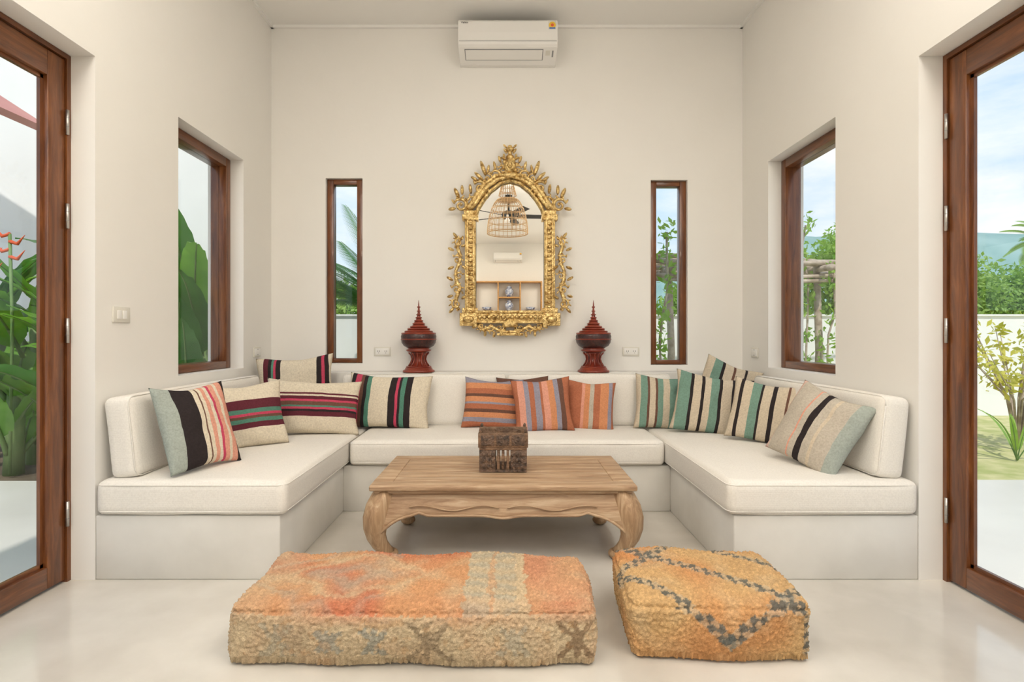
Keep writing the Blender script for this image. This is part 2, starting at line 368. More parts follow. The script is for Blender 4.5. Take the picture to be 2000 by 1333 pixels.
pillow((.245,3.73,.62),.41,.38,.15,3,18,-4,[(0,RU),(.10,SA),(.20,BG),(.28,RU),(.36,BG),(.46,RU),(.50,SA),(.60,OR),(.70,BG),(.78,BR),(.86,RU)],'X',8)
pillow((.58,3.84,.60),.36,.37,.14,-6,18,4,[(0,BR),(.08,RU),(.34,SA),(.40,OR),(.50,GB),(.58,RU),(.70,OR),(.86,BG),(.93,RU)],'X',9)
pillow((1.09,3.84,.625),.38,.39,.14,-4,16,5,[(0,BE),(.10,TG),(.22,BR),(.26,BE),(.36,BR),(.40,TG),(.50,BE),(.62,TG),(.80,BE),(.9,BR),(.93,BE)],'X',10)
pillow((1.36,3.62,.64),.50,.42,.16,-12,20,9,[(0,BE),(.06,TG),(.20,BK),(.24,BE),(.34,BK),(.38,BE),(.46,TG),(.56,BK),(.60,BE),(.72,BK),(.76,TG),(.86,BE),(.95,BK)],'X',11)
pillow((1.57,3.93,.68),.40,.46,.13,-10,6,20,[(0,BE),(.15,TG),(.3,BK),(.35,BE),(.5,BR),(.54,BE),(.7,BK),(.74,BE)],'X',12)
pillow((1.55,3.28,.635),.40,.38,.14,-30,18,8,[(0,BE),(.12,BK),(.17,BE),(.30,TG),(.42,BK),(.45,BE),(.58,BK),(.64,BE),(.78,BR),(.81,BE)],'X',13)
pillow((1.54,2.70,.635),.40,.41,.14,-60,25,17,[(0,(.66,.46,.38)),(.07,GB),(.34,SA),(.36,GB),(.44,BK),(.52,GB),(.62,BE),(.66,GB),(.84,SG)],'X',14)

# ------------------------------------------------------------------ coffee table
tb=MB()
X0,X1,Y0,Y1=-.66,.625,2.60,3.26
tb.box(X0,X1,Y0,Y0+.09,.352,.38,M_table,.008); tb.box(X0,X1,Y1-.09,Y1,.352,.38,M_table,.008)
tb.box(X0,X0+.10,Y0+.09,Y1-.09,.352,.38,M_table,.006); tb.box(X1-.10,X1,Y0+.09,Y1-.09,.352,.38,M_table,.006)
npl=5
for i in range(npl):
    ya=Y0+.09+(Y1-Y0-.18)*i/npl; yb=Y0+.09+(Y1-Y0-.18)*(i+1)/npl
    tb.box(X0+.10,X1-.10,ya+.0008,yb-.0008,.354,.377,M_table,.002)
tb.box(X0+.02,X1-.02,Y0+.02,Y1-.02,.335,.353,M_table,.006)
tb.box(X0+.035,X1-.035,Y0+.035,Y1-.035,.322,.336,M_table,.005)
def lowz(s,L):
    d=min(s,1-s)*L
    return .232-.10*max(0,1-d/.18)**2.0+.014*math.exp(-((d-.20)/.025)**2)-.012*math.exp(-((abs(s-.5)*L)/.06)**2)
def apron(a,bq,axis,pos,out):
    n=60;V=[];F=[];rows=7
    for i in range(n+1):
        s=i/n; x=a+(bq-a)*s
        low=lowz(s,bq-a)
        for k in range(rows):
            tt=k/(rows-1); z=.337+(low-.337)*tt
            o=.038*math.sin(min(1,(.337-z)/.14)*PI*.5)
            V.append((x,pos+out*o,z) if axis=='X' else (pos+out*o,x,z))
        for k in range(rows):
            tt=k/(rows-1); z=.337+(low-.337)*tt; o=.038*math.sin(min(1,(.337-z)/.14)*PI*.5)-.03
            V.append((x,pos+out*o,z) if axis=='X' else (pos+out*o,x,z))
    R=rows*2
    for i in range(n):
        for k in range(rows-1):
            F.append((i*R+k,i*R+k+1,(i+1)*R+k+1,(i+1)*R+k)); F.append((i*R+rows+k,(i+1)*R+rows+k,(i+1)*R+rows+k+1,i*R+rows+k+1))
        F.append((i*R+rows-1,i*R+2*rows-1,(i+1)*R+2*rows-1,(i+1)*R+rows-1))
    tb.add(V,F,M_table,None,True)
apron(X0+.04,X1-.04,'X',Y0+.04,-1); apron(X0+.04,X1-.04,'X',Y1-.04,1)
apron(Y0+.04,Y1-.04,'Y',X0+.04,-1); apron(Y0+.04,Y1-.04,'Y',X1-.04,1)
for pos,out in ((Y0+.04,-1),(Y1-.04,1)):
    P=[]; L=X1-X0-.08
    for i in range(61):
        s=i/60; P.append((X0+.04+L*s,pos+out*.040,lowz(s,L)+.006))
    tb.tube(P,.007,M_table,6)
    for sgn in (-1,1):
        Q=[((X0+X1)/2+sgn*(.02+.43*i/40),pos+out*.034,.272+.012*math.sin(i/40*9)) for i in range(41)]
        tb.tube(Q,.0035,M_table,5)
for sx,x in ((-1,X0+.065),(1,X1-.065)):
    for sy,y in ((-1,Y0+.065),(1,Y1-.065)):
        d=Vector((sx,sy,0)).normalized(); P=[];R=[]
        prof=[(.335,-.012,.050),(.30,.010,.054),(.26,.036,.056),(.215,.052,.054),(.17,.056,.048),(.125,.048,.040),(.085,.028,.034),(.055,.004,.031),(.032,-.018,.031)]
        for z,o,r in prof: P.append(Vector((x,y,z))+d*o); R.append(r)
        tb.tube(P,R,M_tableleg,16,None,True,'soft',up=(sx,sy,0.01))
        tb.ell((x-sx*.020,y-sy*.020,.026),(.042,.042,.026),M_tableleg,None,14,8)
tb.obj('coffee_table')

# carved wooden caddy on the table
b=MB(); x0,x1=-.145,.105; y0,y1=2.86,3.05; z0=.381
b.box(x0,x1,y0,y1,z0,z0+.012,M_carve)
for yy in (y0,y1-.014):
    b.box(x0,x0+.085,yy,yy+.014,z0+.012,z0+.115,M_carve,.002); b.box(x1-.085,x1,yy,yy+.014,z0+.012,z0+.115,M_carve,.002)
    for k in range(3): b.box(x0+.093+k*.025,x0+.107+k*.025,yy+.002,yy+.012,z0+.012,z0+.115,M_carve2,.002)
    b.box(x0,x1,yy-.002,yy+.016,z0+.115,z0+.128,M_carve2,.002)
    b.box(x0-.006,x1+.006,yy-.004,yy+.012,z0+.128,z0+.205,M_carve2,.003)
    for k in range(3): b.box(x0+.01+k*.08,x0+.078+k*.08,yy-.007,yy-.003,z0+.14,z0+.195,M_carve,.002)
for xx in (x0,x1-.014):
    b.box(xx,xx+.014,y0+.014,y1-.014,z0+.012,z0+.125,M_carve); b.box(xx-.006 if xx<0 else xx,xx+.014 if xx<0 else xx+.020,y0+.012,y1-.014,z0+.125,z0+.205,M_carve2,.003)
b.box(x0-.004,x1+.004,(y0+y1)/2-.008,(y0+y1)/2+.008,z0+.15,z0+.222,M_carve2,.003)
for xx in (x0+.012,x1-.088):
    for i in range(3):
        for j in range(3): b.ell((xx+.012+i*.024,y0-.001,z0+.03+j*.03),(.009,.005,.011),M_carve,None,8,6)
for xx in (x0+.006,x1-.006): b.lathe([(0,0),(.008,0),(.009,.015),(.004,.024),(0,.026)],(xx,y0+.006,z0+.203),M_carve,10); b.lathe([(0,0),(.008,0),(.009,.015),(.004,.024),(0,.026)],(xx,y1-.006,z0+.203),M_carve,10)
b.obj('carved_wooden_caddy')

# ------------------------------------------------------------------ poufs
M_pouf=vcolmat('knotted_wool')
def mixc(a,b_,t): t=max(0,min(1,t)); return tuple(a[i]+(b_[i]-a[i])*t for i in range(3))
KF=95
def pouf(name,cx,cy,hx,hy,hz,yaw,colf,seed,r=.035):
    b=MB()
    def kq(p): return Vector((p.x*KF,p.y*KF*.9,p.z*KF*1.25))
    def fn(p,d):
        dd=noise.voronoi(kq(p)+Vector((seed,0,0)))[0][0]
        nrm=d if d.length>.5 else Vector((0,0,1 if p.z>0 else -1))
        w=noise.noise(p*5+Vector((seed,3,1)))*.018
        gr=0
        if p.z>0:
            e=min(abs(abs(p.x)-hx+.004),abs(abs(p.y)-hy+.004)); k=abs(p.z-(hz-.022))
            if e<.03 and k<.009: gr=-.008*(1-k/.009)
        return p+nrm*((.45-dd)*.014+w+gr)
    b.rbox(0,0,0,hx,hy,hz,r,M_pouf,.0046,(.012,.02,.014),0,fn=fn)
    o=b.obj(name); me=o.data
    ca=me.color_attributes.new('Col','FLOAT_COLOR','POINT'); arr=np.ones(len(me.vertices)*4,dtype=np.float32)
    for i,v in enumerate(me.vertices):
        q=kq(v.co)+Vector((seed,0,0))
        dv,pv=noise.voronoi(q)
        kc=(pv[0]-Vector((seed,0,0))); kc=Vector((kc.x/KF,kc.y/(KF*.9),kc.z/(KF*1.25)))
        c=colf(kc.lerp(v.co,.4),hx,hy,hz); k=.86*(.95+.10*noise.cell(pv[0]*7.3))*(1.10-.42*dv[0])
        arr[i*4]=c[0]*k;arr[i*4+1]=c[1]*k*.97;arr[i*4+2]=c[2]*k*.93
    ca.data.foreach_set('color',arr)
    for v in me.vertices:
        if v.co.z<-hz*.8: v.co.z=-hz+ (v.co.z+hz)*.2
    zmin=min(v.co.z for v in me.vertices)
    o.matrix_world=Matrix.Translation((cx,cy,-zmin+.001))@Matrix.Rotation(math.radians(yaw),4,'Z')
    return o
def colA(p,hx,hy,hz):
    nz=noise.noise(p*5)*.5+.5; n2=noise.noise(p*11+Vector((5,0,0)))*.5+.5; n3=noise.noise(p*30)*.5; n4=noise.noise(p*9+Vector((0,7,2)))*.5+.5
    orange=(.84,.46,.24); red=(.76,.27,.15); cream=(.82,.66,.44); grey=(.58,.55,.44); peach=(.86,.56,.35)
    x=p.x+n3*.03+(n2-.5)*.04; y=p.y+n3*.03
    if p.z>hz*.70 or p.y>hy*.8:
        c=mixc(orange,red,(nz-.42)*3.0); c=mixc(c,cream,(n2-.5)*1.8)
        if x<.17:
            d=abs(x+.25)/.36+abs(y+.0)/.23+(n4-.5)*.7
            g=math.exp(-((d-.30)/.22)**2); c=mixc(c,grey,.6*g)
            g=math.exp(-((d-.75)/.13)**2); c=mixc(c,cream,.6*g)
            g=math.exp(-((d-1.15)/.10)**2)*(x<-.1); c=mixc(c,grey,.5*g)
            if x<-.46: c=mixc(c,cream,.45*min(1,(-.46-x)/.06))
        elif x<.35:
            c=mixc(cream,grey,.45+.3*math.sin(y*80+n2*3))
            if abs(x-.262)<.010: c=mixc(c,orange,.5)
        elif x<.38: c=cream
        else: c=mixc(c,peach,.45)
        if y<-hy*.72: c=mixc(c,red,.4*nz)
        return c
    c=mixc((.80,.65,.44),peach,(n2-.45)*1.1)
    if p.z>hz*.35: c=mixc(c,red,.6*max(0,nz-.1)*min(1,(p.z/hz-.35)*4))
    zz=p.z+hz*.12
    for mx_,sz,cc,st in ((-.44,.06,grey,.6),(-.39,.05,(.66,.50,.34),.6),(-.27,.04,(.46,.47,.42),.7),(-.12,.045,(.44,.46,.41),.75),(.06,.07,(.42,.33,.22),.75),(.34,.05,grey,.6),(.545,.065,(.34,.23,.14),.8)):
        dx,dz=x-mx_,zz
        if abs(dx)<sz and abs(dz)<sz*.95:
            if abs(abs(dx)-abs(dz))<.014 or abs(dx)<.009 or abs(dx)+abs(dz)<.024: c=mixc(c,cc,st)
    if n3>.18: c=mixc(c,(.76,.44,.20),.3)
    return c
pouf('rectangular_pouf',-.315,2.03,.615,.228,.098,-.6,colA,3)
def colB(p,hx,hy,hz):
    nz=noise.noise(p*5+Vector((9,1,0)))*.5+.5; n2=noise.noise(p*13)*.5+.5; n3=noise.noise(p*30)
    c=mixc((.86,.57,.28),(.82,.40,.17),(nz-.45)*2.6); c=mixc(c,(.87,.66,.40),(n2-.5)*1.6)
    u=p.x+n3*.004; v=p.y+n3*.004
    if abs(p.y)>hy*.8 and p.z<hz*.6: v=math.copysign(hy+(hz-p.z),p.y)
    if abs(p.x)>hx*.88 and p.z<hz*.6: u=math.copysign(hx+(hz-p.z),p.x)
    lines=[((-.34,-.02),(.02,-.36)),((-.34,-.02),(.02,.30)),((.02,.30),(.40,-.06)),((.02,-.36),(.40,-.06)),((-.30,.24),(.46,-.40))]
    for a,e in lines:
        ax,ay=a; ex,ey=e; L=math.hypot(ex-ax,ey-ay); tx,ty=(ex-ax)/L,(ey-ay)/L
        s=(u-ax)*tx+(v-ay)*ty; d=-(u-ax)*ty+(v-ay)*tx
        if -.02<s<L+.02:
            k=int(s/.024)%2; st=.010 if k==0 else -.010
            if abs(d-st)<.011: c=mixc(c,(.18,.20,.19),.9)
            elif abs(d)<.022: c=mixc(c,(.62,.58,.46),.45)
    return c
pouf('square_pouf',.735,2.065,.305,.235,.098,-2.5,colB,11,.04)

# ------------------------------------------------------------------ mirror
b=MB(); px=1/252.4; MC=.024; YM=4.235
def mp(x,y,dy=0): return ((x-996)*px+MC,YM+dy,1.1+(655-y)*px)
half=[(930,610),(930,424),(936,408),(946,392),(960,376),(978,362),(996,356)]
poly=half+[(2*996-x,y) for x,y in half[-2::-1]]
V=[mp(x,y,.005) for x,y in poly]; b.add(V,[tuple(range(len(V)))],M_mirror)
def tubem(pts,r,dy=-.02,seg=8,flat=1):
    for sgn in (1,-1):
        b.tube([mp(996+sgn*(x-996),y,dy) for x,y in pts],[q*px for q in r] if hasattr(r,'__len__') else r*px,M_gold,seg,up=(0,1,0),flat=flat)
def bx(x0,x1,y0,y1,d0=-.03,d1=.03,bev=.003):
    for sgn in (1,-1):
        a=mp(996+sgn*(x0-996),y0); c=mp(996+sgn*(x1-996),y1)
        b.box(a[0],c[0],YM+d0,YM+d1,c[2],a[2],M_gold,bev)
        if x0+x1==2*996: break
def lobe(x,y,a,L,w,dy=-.025,th=5):
    for sgn in (1,-1):
        aa=a if sgn==1 else PI-a
        X,Y,Z=mp(996+sgn*(x-996),y,dy)
        M=Matrix.Rotation(-aa,4,'Y')
        b.ell((X+math.cos(aa)*L*px*.5,Y,Z+math.sin(aa)*L*px*.5),(L*px*.62,th*px,w*px*.5),M_gold,M,8,6)
def scroll(x,y,R,a0,turn=1.4,dirn=1,lobes=6):
    N=26; P=[];rr=[]
    for i in range(N+1):
        t=i/N; a=a0+dirn*t*turn*2*PI; r=R*(1-.82*t)
        P.append((x+r*math.cos(a),y-r*math.sin(a))); rr.append(R*(.24-.12*t) if i>2 else R*.16)
    tubem(P,rr,-.024,8,1.1)
    lobe(x-R*.1,y,0,R*.22,R*.3,-.03,R*.28)
    for k in range(lobes):
        a=a0+dirn*(k/(lobes))*PI*1.25
        lobe(x+R*.95*math.cos(a),y-R*.95*math.sin(a),a+dirn*.7,R*.62,R*.30,-.02,R*.16)
bx(908,929,430,608); bx(911,915,430,608,-.038,.0); bx(923,927,430,608,-.038,0)
for yy in range(438,606,9): lobe(916,yy,0,7,6,-.036,3.2)
bx(903,934,420,431,-.04); bx(906,932,412,420,-.035); bx(903,933,602,612,-.04)
bx(898,932,612,637,-.04); lobe(906,624,0,18,14,-.042,5)
bx(930,1062,610,630,-.03)
bx(926,1066,607,612,-.042)
bx(930,1062,628,632,-.04)
for xx in range(934,996,9): lobe(xx,620,0,7,9,-.034,4)
tubem([(927,428),(933,408),(944,390),(957,374),(976,359),(996,353)],3.5,-.02)
tubem([(917,412),(928,398),(940,380),(953,363),(974,350),(996,345)],[4,5,6,6,5,4],-.018)
tubem([(905,412),(916,405),(924,395),(932,380),(946,361),(968,344),(996,338)],[3,5,6,6,5,4,3],-.016)
scroll(900,402,14,PI*.9,1.4,-1,6); scroll(923,394,11,PI*1.2,1.3,-1,5); scroll(938,368,14,PI*.8,1.4,-1,6)
scroll(953,350,10,PI*.6,1.3,-1,5); scroll(969,344,11,PI*.9,1.3,-1,5); scroll(982,332,9,PI*.9,1.3,-1,5)
for x,y,a,L,w in ((896,386,2.0,18,8),(903,380,1.6,16,7),(889,408,3.3,12,7),(948,342,1.9,26,8),(943,352,2.4,20,7),(952,340,1.4,16,6),(920,378,1.7,16,7),(968,332,1.8,15,6),(933,354,2.6,14,6),(978,318,1.9,12,6),(985,312,1.7,10,5)):
    lobe(x,y,a,L,w)
for x,y,rx,rz,ry in ((996,325,13,15,9),(996,325,7,9,13),(996,343,15,7,8),(996,308,8,6,7),(996,300,4,6,5),(996,293,9,5,6),(996,288,5,4,5)):
    X,Y,Z=mp(x,y,-.022); b.ell((X,Y,Z),(rx*px,ry*px,rz*px),M_gold,None,14,9)
for k in range(8):
    a=k*PI/4+.2; X,Y,Z=mp(996+13*math.cos(a),325-15*math.sin(a),-.022); b.ell((X,Y,Z),(4*px,4*px,4*px),M_gold)
lobe(990,300,2.2,10,5); lobe(988,312,2.8,10,5); lobe(985,342,3.3,12,7); lobe(990,290,2.4,9,4)
tubem([(905,462),(897,470),(893,484),(899,498),(897,514),(890,530),(891,548),(898,562),(892,580),(889,596),(898,606)],[2,3,4,3,4,3,4,4,4,3,2],-.015)
scroll(896,474,9,PI*.2,1.3,1,5); scroll(893,508,9,PI*.8,1.3,-1,5); scroll(897,540,8,PI*.1,1.2,1,5); scroll(892,566,10,PI*.9,1.3,-1,5); scroll(891,594,10,PI*.5,1.3,1,5)
for x,y,a,L,w in ((893,466,2.2,12,6),(886,490,2.7,11,6),(886,522,3.5,11,6),(884,548,2.6,12,6),(884,578,3.4,10,6),(886,602,4.0,12,6),(903,520,5.6,10,6),(902,584,.6,9,6),(901,482,.3,9,5)): lobe(x,y,a,L,w)
tubem([(932,634),(945,645),(960,638),(975,646),(988,644)],[3,4,4,4,3],-.015)
scroll(940,638,8,0,1.3,-1,5); scroll(958,640,9,PI*.9,1.3,1,5); scroll(976,641,8,PI*.1,1.2,-1,5)
for x,y,a,L,w in ((932,636,3.6,10,7),(948,648,4.6,9,6),(966,650,4.5,9,6),(982,648,4.2,9,6)): lobe(x,y,a,L,w)
bx(976,1016,646,651,-.03,.02); bx(970,1022,651,656,-.03,.02)
for k in range(9):
    lobe(996,638,PI*.55+k*PI*.056,15,4,-.03,4)
b.obj('gilded_wall_mirror')

# ------------------------------------------------------------------ lacquer offering vessels
def vessel(x):
    b=MB(); s=.00388; c=(x,4.146,.8205)
    def L(pr,m,seg=36,sm=True): b.lathe([(r*s,z*s) for r,z in pr],c,m,seg,None,sm)
    def ring(r,z,t=1.6,m=M_lacR):
        b.lathe([((r+t*math.cos(q*PI/4))*s,(z+t*math.sin(q*PI/4))*s) for q in range(9)],c,m,32)
    L([(0,0),(31,0),(31,3),(27,5),(26,8),(22,10),(18,13)],M_lacR); ring(29,2,2); ring(23,10,1.6)
    L([(18,13),(12,18),(9,24),(9,30),(12,35),(16,38),(0,39)],M_lacR,20)
    for k in range(12):
        a=k*PI/6; P=[(c[0]+r*s*math.cos(a),c[1]+r*s*math.sin(a),c[2]+z*s) for r,z in ((20,12),(16,18),(13.5,25),(15,32),(20,38))]
        b.tube(P,.005,M_lacR,6)
    L([(12,38),(22,40),(25,43),(20,45),(22,47)],M_lacR)
    L([(22,47),(29,51),(33,57),(34,63)],M_lacB); ring(33.5,64,1.4); L([(34,65),(34.5,70),(33,74)],M_lacB)
    L([(33.5,74),(30,75),(27,78),(23,80),(20,84),(16,86),(14,90),(11,92),(9,97),(7,99),(5,104),(4,106),(3,112),(2.2,118),(1.6,126),(1,134),(.4,140),(0,141)],M_lacR,36)
    for r,z,t in ((32,75,2),(26,79,1.8),(20.5,84,1.8),(15.5,88,1.7),(11,94,1.6),(7.5,100,1.5),(5.2,106,1.3),(4,112,1.2),(3,119,1.1),(2.2,127,1.4)): ring(r,z,t)
    b.obj('lacquer_offering_vessel')
vessel(-.670); vessel(.658)

# ------------------------------------------------------------------ air conditioners
def ac(name,x0,x1,yw,z1,flip=False):
    sg=-1 if not flip else 1
    b=MB(); z0=z1-.25; h=z1-z0
    prof=[(0,z1),(.20,z1),(.222,z1-.006),(.232,z1-.02),(.235,z1-.10),(.232,z1-.165),(.222,z1-.185),(.205,z1-.198),(.06,z1-.245),(.04,z1-.25),(0,z1-.25)]
    V=[];n_=len(prof)
    for x in (x0,x0+.004,x1-.004,x1):
        k=.985 if x in (x0,x1) else 1
        for y,z in prof: V.append((x,yw+sg*(y*k+.0005),(z-z0-h/2)*k+z0+h/2))
    F=[]
    for i in range(3):
        for j in range(n_): j2=(j+1)%n_; F.append((i*n_+j,i*n_+j2,(i+1)*n_+j2,(i+1)*n_+j))
    F.append(tuple(range(n_))); F.append(tuple(3*n_+j for j in range(n_))[::-1])
    b.add(V,F,M_white)
    w=x1-x0
    def fr_(t,off):
        y=.205-.145*t; z=z1-.198-.047*t
        return (yw+sg*(y+off*.31),z-off*.95)
    def slantbox(a,c,t0,t1,off,m):
        p=[fr_(t0,0),fr_(t1,0),fr_(t1,off),fr_(t0,off)]
        V=[(x,q[0],q[1]) for x in (x0+a*w,x0+c*w) for q in p]
        b.add(V,[(0,1,2,3),(7,6,5,4),(0,4,5,1),(1,5,6,2),(2,6,7,3),(3,7,4,0)],m)
    slantbox(.06,.86,.10,.80,.002,M_grey); slantbox(.068,.852,.15,.75,.006,M_white)
    slantbox(.885,.93,.2,.5,.002,M_ivory); slantbox(.95,.965,.2,.6,.002,M_grey)
    e=yw+sg*.2355
    def slab(a,c,p,q,m,d=.002): b.box(x0+a*w,x0+c*w,e-.003*sg,e+sg*d,z0+p*h,z0+q*h,m)
    slab(0.01,.99,.335,.342,M_grey,.0005)
    zc=z0+.80*h; xc=x0+.945*w
    slab(.905,.985,.68,.93,M_ivory,.0015)
    b.ell((xc,e+sg*.002,zc),(.026,.002,.026),simple('label_yellow',(.85,.55,.05),None,.5),None,20,8)
    b.ell((xc,e+sg*.0035,zc),(.012,.0015,.012),simple('label_red',(.75,.12,.04),None,.5),None,16,8)
    slab(.915,.975,.69,.735,simple('label_blue',(.1,.2,.5),None,.5),.0035)
    o=b.obj(name)
    if not flip:
        tcu=bpy.data.curves.new('lettering','FONT'); tcu.body='Valkin'; tcu.size=.022; tcu.extrude=.0004
        t=bpy.data.objects.new('lettering',tcu); S.collection.objects.link(t); t.parent=o
        t.location=(x0+.022,e-.0015,z1-.036); t.rotation_euler=(PI/2,0,0); t.data.materials.append(M_black)
ac('air_conditioner',-.363,.378,YB,3.452)
ac('air_conditioner',-.35,.40,YR,3.27,True)

def plate(name,c,wd,ht,axis,kind):
    b=MB(); x,y,z=c
    if axis=='Y':
        b.box(x-wd/2,x+wd/2,y-.008,y,z-ht/2,z+ht/2,M_ivory,.002)
        b.box(x-wd/2+.012,x+wd/2-.012,y-.010,y-.006,z-ht/2+.010,z+ht/2-.010,M_white,.001)
        for dx in (-.028,.028):
            for q in (-.007,.007): b.box(x+dx+q-.0015,x+dx+q+.0015,y-.0105,y-.0095,z-.004,z+.008,M_black)
            b.box(x+dx-.002,x+dx+.002,y-.0105,y-.0095,z-.014,z-.010,M_black)
    else:
        sg=1 if x<0 else -1
        b.box(x,x+sg*.008,y-wd/2,y+wd/2,z-ht/2,z+ht/2,M_ivory,.002)
        if kind=='switch':
            for k in (-1,1): b.box(x+sg*.006,x+sg*.011,y+k*.018-.014,y+k*.018+.014,z-.02,z+.02,M_white,.001)
        else:
            b.box(x+sg*.006,x+sg*.010,y-wd/2+.01,y+wd/2-.01,z-ht/2+.012,z+ht/2-.012,M_white,.001)
            for q in (-.02,.02): b.box(x+sg*.0095,x+sg*.0105,y-.006,y+.006,z+q-.003,z+q+.003,M_grey)
    b.obj(name)
plate('wall_outlet',(-.977,YB,.972),.13,.07,'Y','o'); plate('wall_outlet',(.973,YB,.972),.13,.07,'Y','o')
plate('light_switch',(-1.85,2.61,1.198),.115,.075,'X','switch')
plate('wall_outlet',(-1.85,4.03,.975),.11,.075,'X','o'); plate('wall_outlet',(1.85,4.06,.97),.11,.075,'X','o')

# ------------------------------------------------------------------ items at the other end of the room (seen in the mirror)
b=MB()
def sh(x0,x1,z0,z1): b.box(x0,x1,YR,YR+.28,z0,z1,M_shelf,.003)
sh(-.85,.92,2.475,2.51); sh(-.85,.92,1.70,1.735); sh(-.85,-.815,1.735,2.475); sh(.885,.92,1.735,2.475); sh(-.246,-.211,1.735,2.475); sh(.33,.365,1.735,2.475); sh(-.211,.33,2.065,2.10)
b.obj('wall_shelf')
def jar(x,z):
    b=MB(); b.lathe([(0,0),(.06,0),(.065,.02),(.10,.08),(.115,.14),(.10,.20),(.06,.225),(.05,.24)],(x,YR+.14,z),M_blue,24)
    b.lathe([(.066,.236),(.07,.25),(.05,.275),(.02,.285),(.018,.30),(0,.31)],(x,YR+.14,z),M_blue,24); b.obj('ginger_jar')
jar(.06,2.101); jar(.06,1.736)
for xb in (-.53,.62):
    b=MB(); b.lathe([(0,0),(.05,0),(.10,.04),(.13,.10),(.12,.10),(.09,.04),(0,.02)],(xb,YR+.14,1.736),M_blue,24); b.obj('porcelain_bowl')
b=MB(); lc=(.01,.47,0)
prof=[(.30,2.59),(.298,2.66),(.288,2.76),(.268,2.86),(.235,2.96),(.19,3.05),(.15,3.09)]
def prz(t):
    k=t*(len(prof)-1); i=min(int(k),len(prof)-2); f=k-i; return (prof[i][0]*(1-f)+prof[i+1][0]*f,prof[i][1]*(1-f)+prof[i+1][1]*f)
for k in range(28):
    a=k*2*PI/28; P=[(lc[0]+prz(t/10)[0]*math.cos(a),lc[1]+prz(t/10)[0]*math.sin(a),prz(t/10)[1]) for t in range(11)]
    b.tube(P,.0036,M_rattan,5)
for k,t in enumerate([0,.02,.06,.2,.34,.36,.5,.64,.66,.8,.94,.97,1]):
    r,z=prz(t); P=[(lc[0]+r*math.cos(q*2*PI/40),lc[1]+r*math.sin(q*2*PI/40),z) for q in range(41)]; b.tube(P,.004,M_rattan,5)
z0_,z1_,r0,r1=3.15,3.30,.13,.09
for k in range(20):
    a=k*2*PI/20; b.tube([(lc[0]+r0*math.cos(a),lc[1]+r0*math.sin(a),z0_),(lc[0]+r1*math.cos(a),lc[1]+r1*math.sin(a),z1_)],.004,M_rattan,5)
for r,z in ((r0,z0_),((r0+r1)/2,(z0_+z1_)/2),(r1,z1_)):
    b.tube([(lc[0]+r*math.cos(q*2*PI/24),lc[1]+r*math.sin(q*2*PI/24),z) for q in range(25)],.005,M_rattan,5)
b.tube([(lc[0],lc[1],2.86),(lc[0],lc[1],CH)],.004,M_black,6)
b.lathe([(0,3.09),(.15,3.09)],(lc[0],lc[1],0),M_rattan,24)
b.lathe([(.0,-.0),(.05,0),(.05,.02),(0,.02)],(lc[0],lc[1],CH-.021),M_black,16)
b.lathe([(0,0),(.03,.02),(.035,.05),(.015,.09),(.015,.13),(0,.13)],(lc[0],lc[1],2.74),M_white,14)
b.obj('rattan_pendant_lamp')
b=MB(); fc=(.03,-1.0); zf=3.12
b.lathe([(0,0),(.09,0),(.12,.03),(.12,.10),(.06,.14),(.018,.15),(.018,.34),(.05,.345),(.06,CH-zf-.001),(0,CH-zf-.001)],(fc[0],fc[1],zf),M_black,24)
for k in range(5):
    M=Matrix.Translation((fc[0],fc[1],zf+.05))@Matrix.Rotation(math.radians(-6+72*k),4,'Z')@Matrix.Rotation(math.radians(16),4,'X')
    b.box(.08,.18,-.022,.022,-.007,.007,M_black,.002,M); b.box(.16,.70,-.065,.065,-.006,.006,M_black,.004,M)
b.obj('ceiling_fan')

# ------------------------------------------------------------------ outside
b=MB(); b.add([(-300,-200,-.06),(600,-200,-.06),(600,600,-.06),(-300,600,-.06)],[(0,1,2,3)],M_grass); b.obj('lawn_ground')
b=MB(); b.box(2.1,12,-10,4.18,-.12,-.01,M_terr); b.obj('terrace_right')
b=MB(); b.box(-12,-2.1,-10,4.15,-.12,-.01,M_terr); b.obj('terrace_left')
b=MB(); b.box(-8,30,7.85,8.05,-.06,1.375,M_ext); b.box(-8,30,7.82,8.08,1.375,1.40,M_ext); b.obj('garden_boundary')
b=MB(); b.box(-3.7,-2.55,5.7,5.9,-.06,4.3,M_ext); b.box(-12,-3.7,6.0,6.2,-.06,4.3,M_ext); b.obj('neighbour_building')
b=MB(); b.box(-12,-2.5,4.16,5.68,-.12,-.03,M_soil); b.obj('planting_bed')
b=MB(); M=Matrix.Translation((-4.75,4.6,3.30))@Matrix.Rotation(math.radians(33),4,'Y'); b.box(-1.0,.55,-.9,.6,-.03,.03,M_roof,0,M)
b.box(-5.4,-5.25,4.3,4.45,-.05,3.3,M_ext); b.obj('roof_eave')

